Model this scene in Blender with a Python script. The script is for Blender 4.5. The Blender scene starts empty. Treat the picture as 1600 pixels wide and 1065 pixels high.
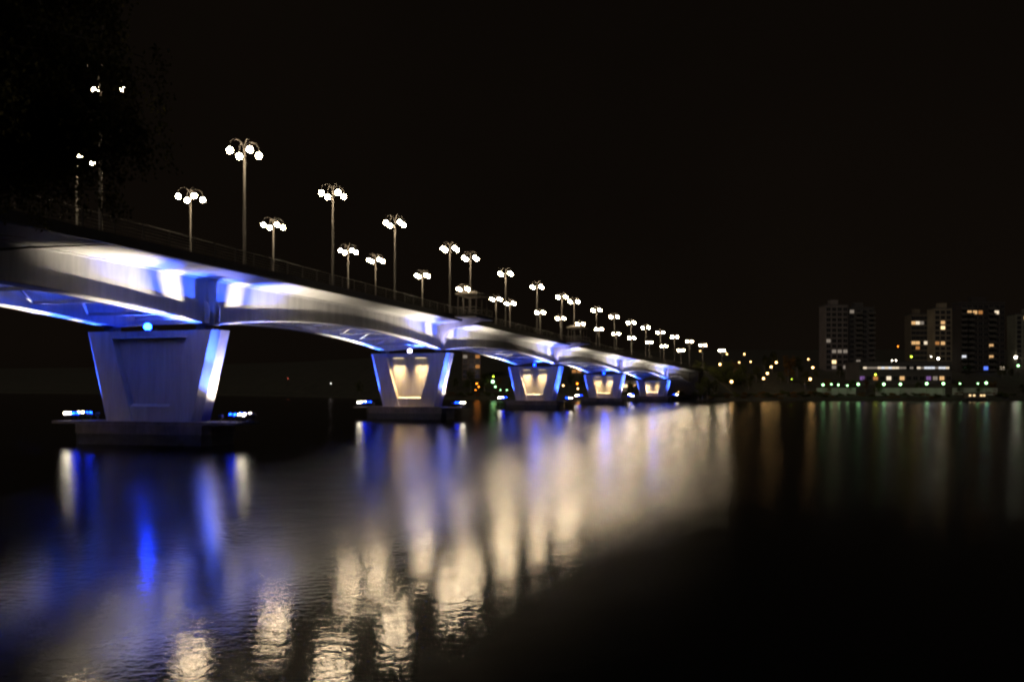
import bpy, math, random
from mathutils import Vector, Matrix
random.seed(7)
R = math.radians
scene = bpy.context.scene
col = scene.collection

# ------------------------------------------------------------------ camera
U = 1.35                       # metres per survey unit
HC = 3.2 * U                   # eye height above the water
FPX = 1225.0                   # focal length in pixels of the 1600 px wide photograph
HOR = 606.25                   # row of the horizon in the photograph
cam = bpy.data.cameras.new('camera')
cam.sensor_width = 36.0
cam.lens = 36.0 * FPX / 1600.0
cam.shift_y = (HOR - 532.5) / 1600.0
cam.clip_start = 0.1
cam.clip_end = 6000
camo = bpy.data.objects.new('camera', cam)
camo.location = (0, 0, HC)
camo.rotation_euler = (R(90), 0, 0)
col.objects.link(camo)
scene.camera = camo

# ------------------------------------------------------------------ night sky, faint city glow
SUN_EL, SUN_AZ = 38, 215
w = bpy.data.worlds.new('World'); scene.world = w
w.use_nodes = True
nt = w.node_tree; nt.nodes.clear()
sky = nt.nodes.new('ShaderNodeTexSky'); sky.sky_type = 'NISHITA'; sky.sun_disc = False
sky.sun_elevation = R(SUN_EL); sky.sun_rotation = R(SUN_AZ)
grey = nt.nodes.new('ShaderNodeRGBToBW')
tint = nt.nodes.new('ShaderNodeMix'); tint.data_type = 'RGBA'; tint.blend_type = 'MULTIPLY'
tint.inputs[0].default_value = 1.0
tint.inputs[7].default_value = (1.0, 0.68, 0.44, 1)      # sodium city glow on low cloud
even = nt.nodes.new('ShaderNodeMix'); even.data_type = 'RGBA'; even.inputs[0].default_value = 0.75
even.inputs[7].default_value = (2.5, 1.72, 1.12, 1)      # light scattered evenly by the overcast
bg = nt.nodes.new('ShaderNodeBackground'); bg.inputs[1].default_value = 0.0013
out = nt.nodes.new('ShaderNodeOutputWorld')
nt.links.new(sky.outputs[0], grey.inputs[0])
nt.links.new(grey.outputs[0], tint.inputs[6])
nt.links.new(tint.outputs[2], even.inputs[6]); cl = nt.nodes.new('ShaderNodeTexNoise'); cl.inputs['Scale'].default_value = 2.2; cl.inputs['Detail'].default_value = 4
cr = nt.nodes.new('ShaderNodeMapRange'); cr.inputs[3].default_value = 0.65; cr.inputs[4].default_value = 1.35
cm = nt.nodes.new('ShaderNodeVectorMath'); cm.operation = 'SCALE'
wtc = nt.nodes.new('ShaderNodeTexCoord'); nt.links.new(wtc.outputs['Generated'], cl.inputs['Vector'])
nt.links.new(cl.outputs[0], cr.inputs[0]); nt.links.new(cr.outputs[0], cm.inputs['Scale'])
nt.links.new(even.outputs[2], cm.inputs[0]); nt.links.new(cm.outputs[0], bg.inputs[0])
nt.links.new(bg.outputs[0], out.inputs[0])
sun = bpy.data.lights.new('night_glow', 'SUN'); sun.energy = 0.42; sun.angle = R(20); sun.color = (1.0, 0.84, 0.72)
so = bpy.data.objects.new('night_glow', sun)
sd = Vector((math.sin(R(SUN_AZ)) * math.cos(R(SUN_EL)), math.cos(R(SUN_AZ)) * math.cos(R(SUN_EL)), math.sin(R(SUN_EL))))
so.rotation_euler = sd.to_track_quat('Z', 'Y').to_euler()
so.location = (-20, -30, 60)
col.objects.link(so)
scene.view_settings.view_transform = 'Standard'
scene.view_settings.look = 'None'
scene.view_settings.exposure = 0
scene.view_settings.gamma = 1
scene.render.engine = 'CYCLES'
cy = scene.cycles
cy.use_denoising = True
cy.use_light_tree = True
cy.pixel_filter_type = 'BLACKMAN_HARRIS'; cy.filter_width = 2.4
cy.max_bounces = 5; cy.diffuse_bounces = 3; cy.glossy_bounces = 3
cy.sample_clamp_indirect = 12
cy.caustics_reflective = False
cy.caustics_refractive = False

# ------------------------------------------------------------------ light strengths
GLOBE_L = 165.0
SPOT_K = 1.0

# ------------------------------------------------------------------ materials
def mat(name):
    m = bpy.data.materials.new(name); m.use_nodes = True
    n = m.node_tree; n.nodes.clear()
    o = n.nodes.new('ShaderNodeOutputMaterial')
    return m, n, o
def surf(name, c, rough=0.7, var=0.25, scale=2.0, metallic=0.0, bump=0.0, stretch=(1, 1, 1), spec=0.4, scale2=None):
    m, n, o = mat(name)
    b = n.nodes.new('ShaderNodeBsdfPrincipled')
    tc = n.nodes.new('ShaderNodeTexCoord')
    mp = n.nodes.new('ShaderNodeMapping'); mp.inputs['Scale'].default_value = stretch
    nz = n.nodes.new('ShaderNodeTexNoise'); nz.inputs['Scale'].default_value = scale; nz.inputs['Detail'].default_value = 6
    nz.inputs['Roughness'].default_value = 0.65
    rmp = n.nodes.new('ShaderNodeMapRange')
    rmp.inputs[1].default_value = 0.3; rmp.inputs[2].default_value = 0.7
    rmp.inputs[3].default_value = 1 - var; rmp.inputs[4].default_value = 1 + var
    mx = n.nodes.new('ShaderNodeVectorMath'); mx.operation = 'SCALE'; mx.inputs[0].default_value = c[:3]
    n.links.new(tc.outputs['Object'], mp.inputs[0]); n.links.new(mp.outputs[0], nz.inputs['Vector'])
    n.links.new(nz.outputs[0], rmp.inputs[0]); n.links.new(rmp.outputs[0], mx.inputs['Scale'])
    n.links.new(mx.outputs[0], b.inputs['Base Color'])
    b.inputs['Roughness'].default_value = rough; b.inputs['Metallic'].default_value = metallic
    b.inputs['Specular IOR Level'].default_value = spec
    if bump:
        bp = n.nodes.new('ShaderNodeBump'); bp.inputs['Strength'].default_value = bump; bp.inputs['Distance'].default_value = 0.03
        n2 = n.nodes.new('ShaderNodeTexNoise'); n2.inputs['Scale'].default_value = scale2 or scale * 6; n2.inputs['Detail'].default_value = 4
        n.links.new(tc.outputs['Object'], n2.inputs['Vector'])
        n.links.new(n2.outputs[0], bp.inputs['Height']); n.links.new(bp.outputs[0], b.inputs['Normal'])
    n.links.new(b.outputs[0], o.inputs[0])
    return m
def emis(name, c, s):
    m, n, o = mat(name)
    e = n.nodes.new('ShaderNodeEmission'); e.inputs[0].default_value = (*c, 1); e.inputs[1].default_value = s
    n.links.new(e.outputs[0], o.inputs[0])
    return m
M = {}
M['concrete'] = surf('pier_concrete', (0.37, 0.345, 0.335), 0.85, 0.17, 1.0, bump=0.35, stretch=(2.2, 2.2, 0.22), scale2=9)
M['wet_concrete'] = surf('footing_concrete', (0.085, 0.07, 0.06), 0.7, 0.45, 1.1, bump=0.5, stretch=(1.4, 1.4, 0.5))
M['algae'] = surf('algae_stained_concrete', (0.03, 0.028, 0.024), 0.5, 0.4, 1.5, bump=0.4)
M['steel'] = surf('girder_paint', (0.45, 0.44, 0.45), 0.55, 0.20, 1.3, bump=0.06, stretch=(1, 1, 0.12))
M['soffit'] = surf('soffit_concrete', (0.44, 0.43, 0.43), 0.75, 0.12, 0.6, bump=0.1)
M['dark_edge'] = surf('edge_beam_paint', (0.022, 0.019, 0.017), 0.6, 0.3, 1.5)
M['rail'] = surf('railing_metal', (0.028, 0.025, 0.022), 0.5, 0.25, 4, metallic=0.3)
M['post'] = surf('lamp_post_metal', (0.055, 0.05, 0.045), 0.55, 0.15, 3, metallic=0.2)
M['black'] = surf('fixture_housing', (0.03, 0.03, 0.032), 0.5, 0.2, 5)
M['asphalt'] = surf('asphalt', (0.05, 0.05, 0.05), 0.9, 0.3, 4, bump=0.3)
M['roof'] = surf('shelter_roof_sheet', (0.20, 0.175, 0.14), 0.6, 0.15, 2)
M['shelter'] = surf('shelter_frame', (0.07, 0.062, 0.055), 0.6, 0.2, 3)
M['ground'] = surf('bank_soil', (0.03, 0.029, 0.018), 0.95, 0.5, 0.25, bump=0.6)
M['bark'] = surf('bark', (0.16, 0.14, 0.12), 0.9, 0.6, 3, bump=0.6, stretch=(1, 1, 0.3))
M['stone'] = surf('shore_stone', (0.12, 0.11, 0.10), 0.85, 0.4, 2, bump=0.4)
WARM = (1.0, 0.77, 0.49)
M['globe'] = emis('lamp_globe_glow', WARM, GLOBE_L)
M['lens_white'] = emis('flood_white_glow', (1.0, 0.88, 0.66), 60)
M['lens_blue'] = emis('flood_blue_glow', (0.003, 0.03, 1.0), 40)
M['lens_violet'] = emis('flood_violet_glow', (0.72, 0.66, 1.0), 30)
M['lens_deck'] = emis('under_deck_blue_glow', (0.004, 0.035, 1.0), 130)
M['strip'] = emis('recess_tube_glow', (1.0, 0.80, 0.44), 4)
def leaf_mat(name, c):
    m, n, o = mat(name)
    d = n.nodes.new('ShaderNodeBsdfDiffuse'); t = n.nodes.new('ShaderNodeBsdfTranslucent'); mx = n.nodes.new('ShaderNodeMixShader')
    mx.inputs[0].default_value = 0.25
    g = n.nodes.new('ShaderNodeNewGeometry'); cr = n.nodes.new('ShaderNodeValToRGB')
    cr.color_ramp.elements[0].color = (c[0] * 0.6, c[1] * 0.6, c[2] * 0.6, 1)
    cr.color_ramp.elements[1].color = (c[0] * 1.6, c[1] * 1.3, c[2] * 1.1, 1)
    n.links.new(g.outputs['Random Per Island'], cr.inputs[0])
    n.links.new(cr.outputs[0], d.inputs[0]); n.links.new(cr.outputs[0], t.inputs[0])
    n.links.new(d.outputs[0], mx.inputs[1]); n.links.new(t.outputs[0], mx.inputs[2]); n.links.new(mx.outputs[0], o.inputs[0])
    return m
M['leaf'] = leaf_mat('birch_leaf', (0.055, 0.06, 0.022))
M['leaf_far'] = leaf_mat('shore_leaf', (0.05, 0.065, 0.02))
M['leaf_autumn'] = leaf_mat('shore_leaf_autumn', (0.11, 0.07, 0.02))
# water: wind ripples averaged by a long exposure
m, n, o = mat('lake_water')
gl = n.nodes.new('ShaderNodeBsdfGlossy'); gl.distribution = 'BECKMANN'; gl.inputs['Roughness'].default_value = 0.14
gl2 = n.nodes.new('ShaderNodeBsdfGlossy'); gl2.distribution = 'BECKMANN'; gl2.inputs['Roughness'].default_value = 0.268
glm = n.nodes.new('ShaderNodeMixShader'); glm.inputs[0].default_value = 0.13
df = n.nodes.new('ShaderNodeBsdfDiffuse'); df.inputs[0].default_value = (0.002, 0.003, 0.004, 1)
geo = n.nodes.new('ShaderNodeNewGeometry'); sep = n.nodes.new('ShaderNodeSeparateXYZ'); n.links.new(geo.outputs['Position'], sep.inputs[0])
tg = n.nodes.new('ShaderNodeCombineXYZ'); tg.inputs[0].default_value = 1.0     # wind chop runs along the lake, across the view
for q in (gl, gl2): n.links.new(tg.outputs[0], q.inputs['Tangent'])
def by_shelter(sock, near, far, d0=14, d1=95):
    r_ = n.nodes.new('ShaderNodeMapRange'); r_.interpolation_type = 'SMOOTHSTEP'; r_.inputs[1].default_value = d0; r_.inputs[2].default_value = d1; r_.inputs[3].default_value = near; r_.inputs[4].default_value = far
    n.links.new(sep.outputs[1], r_.inputs[0]); n.links.new(r_.outputs[0], sock)
by_shelter(gl.inputs['Roughness'], 0.086, 0.240, 12.5, 38)
by_shelter(gl.inputs['Anisotropy'], -0.30, -0.14, 13, 60)
gl2.inputs['Anisotropy'].default_value = -0.12
fr = n.nodes.new('ShaderNodeFresnel'); fr.inputs[0].default_value = 1.333
mx = n.nodes.new('ShaderNodeMixShader')
tc = n.nodes.new('ShaderNodeTexCoord')
mp = n.nodes.new('ShaderNodeMapping'); mp.inputs['Scale'].default_value = (1.0, 1.35, 1); mp.inputs['Rotation'].default_value = (0, 0, R(12))
n1 = n.nodes.new('ShaderNodeTexNoise'); n1.inputs['Scale'].default_value = 3.6; n1.inputs['Detail'].default_value = 3.5; n1.inputs['Roughness'].default_value = 0.6
n2 = n.nodes.new('ShaderNodeTexNoise'); n2.inputs['Scale'].default_value = 0.32; n2.inputs['Detail'].default_value = 2
b1 = n.nodes.new('ShaderNodeBump'); b1.inputs['Strength'].default_value = 1.0; b1.inputs['Distance'].default_value = 0.0058
b2 = n.nodes.new('ShaderNodeBump'); b2.inputs['Strength'].default_value = 1.0; b2.inputs['Distance'].default_value = 0.010
n.links.new(tc.outputs['Object'], mp.inputs[0])
for q in (n1, n2): n.links.new(mp.outputs[0], q.inputs['Vector'])
n.links.new(n1.outputs[0], b1.inputs['Height']); n.links.new(n2.outputs[0], b2.inputs['Height'])
n.links.new(b2.outputs[0], b1.inputs['Normal'])
for q in (gl, gl2): n.links.new(b1.outputs[0], q.inputs['Normal'])
n.links.new(gl.outputs[0], glm.inputs[1]); n.links.new(gl2.outputs[0], glm.inputs[2])
n.links.new(fr.outputs[0], mx.inputs[0]); n.links.new(df.outputs[0], mx.inputs[1]); n.links.new(glm.outputs[0], mx.inputs[2])
n.links.new(mx.outputs[0], o.inputs[0])
M['water'] = m

# ------------------------------------------------------------------ mesh helpers
class MB:
    def __init__(s): s.v = []; s.f = []; s.mi = []
    def face(s, idx, mi=0): s.f.append(tuple(idx)); s.mi.append(mi)
    def loft(s, rings, mi=0, cap=True, closed=True):
        b = len(s.v); n = len(rings[0])
        for r in rings: s.v.extend([tuple(p) for p in r])
        for k in range(len(rings) - 1):
            for i in range(n if closed else n - 1):
                j = (i + 1) % n
                s.face((b + k * n + i, b + k * n + j, b + (k + 1) * n + j, b + (k + 1) * n + i), mi)
        if cap:
            s.face(tuple(b + i for i in range(n))[::-1], mi)
            s.face(tuple(b + (len(rings) - 1) * n + i for i in range(n)), mi)
        return s
    def box(s, x0, x1, y0, y1, z0, z1, mi=0):
        return s.loft([[(x0, y0, z0), (x1, y0, z0), (x1, y1, z0), (x0, y1, z0)], [(x0, y0, z1), (x1, y0, z1), (x1, y1, z1), (x0, y1, z1)]], mi)
    def tube(s, pts, rad, n=8, mi=0):
        pts = [Vector(p) for p in pts]
        if not isinstance(rad, (list, tuple)): rad = [rad] * len(pts)
        rings = []
        for i, p in enumerate(pts):
            d = (pts[min(i + 1, len(pts) - 1)] - pts[max(i - 1, 0)]).normalized()
            a = Vector((0, 0, 1)) if abs(d.z) < 0.95 else Vector((1, 0, 0))
            x = d.cross(a).normalized(); y = d.cross(x).normalized()
            rings.append([p + (x * math.cos(t) + y * math.sin(t)) * rad[i] for t in [2 * math.pi * k / n for k in range(n)]])
        return s.loft(rings, mi)
    def beam(s, a, b, wd, ht, mi=0):
        a = Vector(a); b = Vector(b); d = (b - a).normalized()
        x = d.cross(Vector((0, 0, 1))).normalized() * wd / 2; y = x.cross(d).normalized() * ht / 2
        return s.loft([[p - x - y, p + x - y, p + x + y, p - x + y] for p in (a, b)], mi)
    def sphere(s, c, r, nu=12, nv=8, mi=0, zmin=-1.0):
        c = Vector(c); b = len(s.v)
        lat = [math.pi * k / nv for k in range(nv + 1)]
        rows = []
        for t in lat:
            z = math.cos(t)
            if z < zmin: continue
            if abs(math.sin(t)) < 1e-6: rows.append([len(s.v)]); s.v.append(tuple(c + Vector((0, 0, z * r))))
            else:
                rows.append(list(range(len(s.v), len(s.v) + nu)))
                for k in range(nu):
                    a = 2 * math.pi * k / nu
                    s.v.append(tuple(c + Vector((math.sin(t) * math.cos(a), math.sin(t) * math.sin(a), z)) * r))
        for A, B in zip(rows, rows[1:]):
            for k in range(nu):
                j = (k + 1) % nu
                if len(A) == 1: s.face((A[0], B[k], B[j]), mi)
                elif len(B) == 1: s.face((A[k], B[0], A[j]), mi)
                else: s.face((A[k], B[k], B[j], A[j]), mi)
        return s
    def mesh(s, name, mats, smooth=False, origin=(0, 0, 0)):
        me = bpy.data.meshes.new(name)
        o = Vector(origin)
        me.from_pydata([tuple(Vector(v) - o) for v in s.v] if tuple(origin) != (0, 0, 0) else s.v, [], s.f)
        if not isinstance(mats, (list, tuple)): mats = [mats]
        for q in mats: me.materials.append(q)
        if len(mats) > 1: me.polygons.foreach_set('material_index', s.mi)
        if smooth: me.polygons.foreach_set('use_smooth', [True] * len(s.f))
        me.update()
        return me
    def build(s, name, mats, parent=None, smooth=False, origin=(0, 0, 0), loc=None):
        return link(name, s.mesh(name, mats, smooth, origin), parent, loc)
def link(name, me, parent=None, loc=None, rot=None):
    o = bpy.data.objects.new(name, me); col.objects.link(o)
    if parent is not None: o.parent = parent
    if loc is not None: o.location = loc
    if rot is not None: o.rotation_euler = rot
    return o
def tag(o, label, cat, group=None):
    o['label'] = label; o['category'] = cat
    if group: o['group'] = group
    return o
def empty(name, loc, rz=0.0, parent=None):
    e = link(name, None, parent, loc, (0, 0, rz)); e.empty_display_size = 0.3
    return e
def structure(o): o['kind'] = 'structure'; return o
def copy_tree(o, parent=None):
    c = o.copy(); col.objects.link(c); c.parent = parent
    for ch in list(o.children): copy_tree(ch, c)
    return c
ONES = ['', 'first', 'second', 'third', 'fourth', 'fifth', 'sixth', 'seventh', 'eighth', 'ninth', 'tenth', 'eleventh', 'twelfth', 'thirteenth',
        'fourteenth', 'fifteenth', 'sixteenth', 'seventeenth', 'eighteenth', 'nineteenth']
TENS = {2: ('twentieth', 'twenty'), 3: ('thirtieth', 'thirty'), 4: ('fortieth', 'forty'), 5: ('fiftieth', 'fifty'), 6: ('sixtieth', 'sixty'),
        7: ('seventieth', 'seventy'), 8: ('eightieth', 'eighty'), 9: ('ninetieth', 'ninety')}
def ordinal(k):
    if k < 20: return ONES[k]
    a, b = divmod(k, 10)
    return TENS[a][0] if b == 0 else TENS[a][1] + '-' + ONES[b]

# ------------------------------------------------------------------ alignment of the bridge (s along, off across to the left, z up)
TH, X0, Y0, K2 = 0.243, -15.5, 44.66, 0.00168
def head(s): return TH + K2 * s
def P(s, off, z):
    t = head(s)
    X = X0 + s * math.sin(TH) + 0.5 * K2 * s * s * math.cos(TH)
    Y = Y0 + s * math.cos(TH) - 0.5 * K2 * s * s * math.sin(TH)
    return Vector(((X - off * math.cos(t)) * U, (Y + off * math.sin(t)) * U, z * U))
def D(s):                                   # top of the edge beam
    c = 2.6e-4 if s < 35 else 1.38e-4
    return 10.48 - c * (s - 35) ** 2
PIERS = [-0.4, 36.8, 78.5, 115.3, 148.4]
BOUNDS = [-38.0] + PIERS + [167.0]
def depth_at(s):
    for a, b in zip(BOUNDS, BOUNDS[1:]):
        if a <= s <= b:
            t = (s - a) / (b - a)
            return 3.38 - 1.08 * 4 * t * (1 - t)
    return 3.38
def sweep(mb, prof, s0, s1, ds=1.5, mi=0, cap=True):
    n = max(2, int(round((s1 - s0) / ds)) + 1)
    rings = []
    for k in range(n):
        s = s0 + (s1 - s0) * k / (n - 1)
        rings.append([P(s, a, z) for a, z in prof(s)])
    return mb.loft(rings, mi, cap)

# ------------------------------------------------------------------ ground and water
SHORE = [(-1500, 1100), (-500, 720), (-220, 520), (-100, 380), (-45, 300), (-10, 286), (30, 281), (50, 277), (58, 269), (70, 265), (110, 266), (180, 262), (300, 262), (700, 290), (1500, 400)]
PROF = [(-12, -2.0), (0, -0.1), (2.5, 1.0), (7, 1.7), (16, 2.0), (40, 7.0), (80, 13.0), (150, 20.0), (300, 32.0), (700, 45.0), (2500, 60.0)]
def interp(x, T):
    if x <= T[0][0]: return T[0][1]
    for (a, b), (c, d) in zip(T, T[1:]):
        if x <= c: return b + (d - b) * (x - a) / (c - a)
    return T[-1][1]
def far_ground(x, y): return interp(y - interp(x, SHORE), PROF)
structure(MB().loft([[(-3000, -300, 0), (3000, -300, 0)], [(-3000, 4000, 0), (3000, 4000, 0)]], cap=False, closed=False).build('lake_water', M['water']))
mb = MB()
xs = [-1500 + 50 * i for i in range(20)] + [-500 + 20 * i for i in range(15)] + [-200 + 5 * i for i in range(101)] + [320 + 60 * i for i in range(20)]
ds = [-12, -4, 0, 1.2, 2.5, 4.5, 7, 11, 16, 22, 30, 40, 55, 80, 110, 150, 220, 300, 450, 700, 1200, 2500]
rows = []
for d in ds:
    rows.append([(x, interp(x, SHORE) + d, interp(d, PROF) + (random.uniform(-0.25, 0.35) if -1 < d < 200 else 0)) for x in xs])
mb.loft(rows, cap=False, closed=False)
structure(mb.build('far_shore_terrain', M['ground'], smooth=True))
NSH = [(-120, 40), (-60, 27), (-30, 22), (-16, 16.5), (-12.5, 13.8), (-9.5, 9.5), (-6, 6), (0, 4.6), (20, 3.5), (80, 0), (200, -10)]
NPR = [(-6, -1.5), (0, -0.2), (2.5, 2.3), (10, 2.7), (60, 5.0), (150, 8)]
mb = MB()
xs = [-120 + 4 * i for i in range(20)] + [-40 + 1.25 * i for i in range(40)] + [12 + 12 * i for i in range(14)]
mb.loft([[(x, interp(x, NSH) - d, interp(d, NPR) + (random.uniform(-.06, .06) if d > 1 else 0)) for x in xs] for d in (-6, -2, 0, 1, 2.5, 5, 8, 14, 25, 60, 150)][::-1], cap=False, closed=False)
structure(mb.build('near_bank', M['ground'], smooth=True))
def near_ground(x, y): return interp(interp(x, NSH) - y, NPR)

# embankment carrying the road on beyond the bridge
mb = MB()
sweep(mb, lambda s: [(-0.9, D(s) - 0.14), (11.2, D(s) - 0.14), (17, 4.6), (24, 0.4), (-10, 0.4), (-5.5, 4.2)], 170.5, 215, 3)
structure(mb.build('road_embankment', M['ground']))

# ------------------------------------------------------------------ the bridge
B0 = P(PIERS[1], 5, 0)
bridge = empty('road_bridge', B0)
tag(bridge, 'long floodlit haunched girder bridge on tapered concrete piers across the lake', 'bridge')
SA, SB = -41.0, 215.0
def bpart(name, mb, m, smooth=False): return mb.build(name, m, bridge, smooth, origin=B0)
bpart('deck_slab', sweep(MB(), lambda s: [(-0.30, D(s) - 0.12), (-0.30, D(s) - 0.47), (1.66, D(s) - 0.70), (8.54, D(s) - 0.70), (10.6, D(s) - 0.47), (10.6, D(s) - 0.12)], SA, SB, 1.5), M['soffit'])
for a, b in ((-0.62, -0.302), (10.602, 10.92)):
    bpart('edge_beam', sweep(MB(), lambda s: [(a, D(s)), (a, D(s) - 0.47), (b, D(s) - 0.465), (b, D(s))], SA, SB, 1.5), M['dark_edge'])
bpart('road_surface', sweep(MB(), lambda s: [(2.0, D(s) - 0.116), (2.0, D(s) - 0.113), (8.3, D(s) - 0.113), (8.3, D(s) - 0.116)], SA, SB, 1.5), M['asphalt'])
for a, b in ((-0.29, 1.99), (8.31, 10.59)):
    bpart('footway', sweep(MB(), lambda s: [(a, D(s) - 0.117), (a, D(s) - 0.03), (b, D(s) - 0.03), (b, D(s) - 0.117)], SA, SB, 1.5), M['soffit'])
GN, GF = 2.0, 8.2
def girder_prof(g, s):
    zt = D(s) - 0.703; zb = D(s) - depth_at(s)
    wb, wt, t, hw = 0.42, 0.28, 0.06, 0.03
    return [(g - wb, zb), (g - wb, zb + t), (g - hw, zb + t), (g - hw, zt - t), (g - wt, zt - t), (g - wt, zt),
            (g + wt, zt), (g + wt, zt - t), (g + hw, zt - t), (g + hw, zb + t), (g + wb, zb + t), (g + wb, zb)]
for g in (GN, GF):
    for a, b in zip(BOUNDS, BOUNDS[1:]):
        bpart('girder', sweep(MB(), lambda s: girder_prof(g, s), a + 0.004, b - 0.004, 1.0), M['steel'])
# cross struts and V bracing between the girders
for a, b in zip(BOUNDS, BOUNDS[1:]):
    n_ = int(round((b - a) / 3.7)); 
    for k in range(n_):
        s0 = a + (b - a) * (k + 0.5) / n_; s1 = a + (b - a) * (k + 1.0) / n_; sm = (s0 + s1) / 2
        for s in (s0,):
            z = D(s) - depth_at(s) + 0.42
            bpart('cross_strut', MB().beam(P(s, GN + 0.05, z), P(s, GF - 0.05, z), 0.20, 0.24), M['steel'])
            zt = D(s) - 0.95
            bpart('cross_beam', MB().beam(P(s, GN + 0.05, zt), P(s, GF - 0.05, zt), 0.26, 0.42), M['steel'])
        if k < n_ - 1:
            s2 = a + (b - a) * (k + 1.5) / n_
            z0 = D(s0) - depth_at(s0) + 0.40; z2 = D(s2) - depth_at(s2) + 0.40
            mid = (GN + GF) / 2
            bpart('brace', MB().beam(P(s0 + .1, mid + .1, z0), P(s2 - .1, GF - 0.1, z2), 0.14, 0.14), M['steel'])
            bpart('brace', MB().beam(P(s0 + .1, mid - .1, z0), P(s2 - .1, GN + 0.1, z2), 0.14, 0.14), M['steel'])
# abutments
bpart('abutment', MB().loft([[P(-38.2, -0.3, 0.5), P(-38.2, 10.5, 0.5), P(-41, 10.5, 0.5), P(-41, -0.3, 0.5)],
                             [P(-38.2, -0.3, D(-39) - .75), P(-38.2, 10.5, D(-39) - .75), P(-41, 10.5, D(-39) - .75), P(-41, -0.3, D(-39) - .75)]]), M['concrete'])
bpart('abutment', MB().loft([[P(167.3, -0.3, 0.2), P(167.3, 10.5, 0.2), P(171, 10.5, 0.2), P(171, -0.3, 0.2)],
                             [P(167.3, -0.3, D(169) - .75), P(167.3, 10.5, D(169) - .75), P(171, 10.5, D(169) - .75), P(171, -0.3, D(169) - .75)]]), M['stone'])
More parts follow.
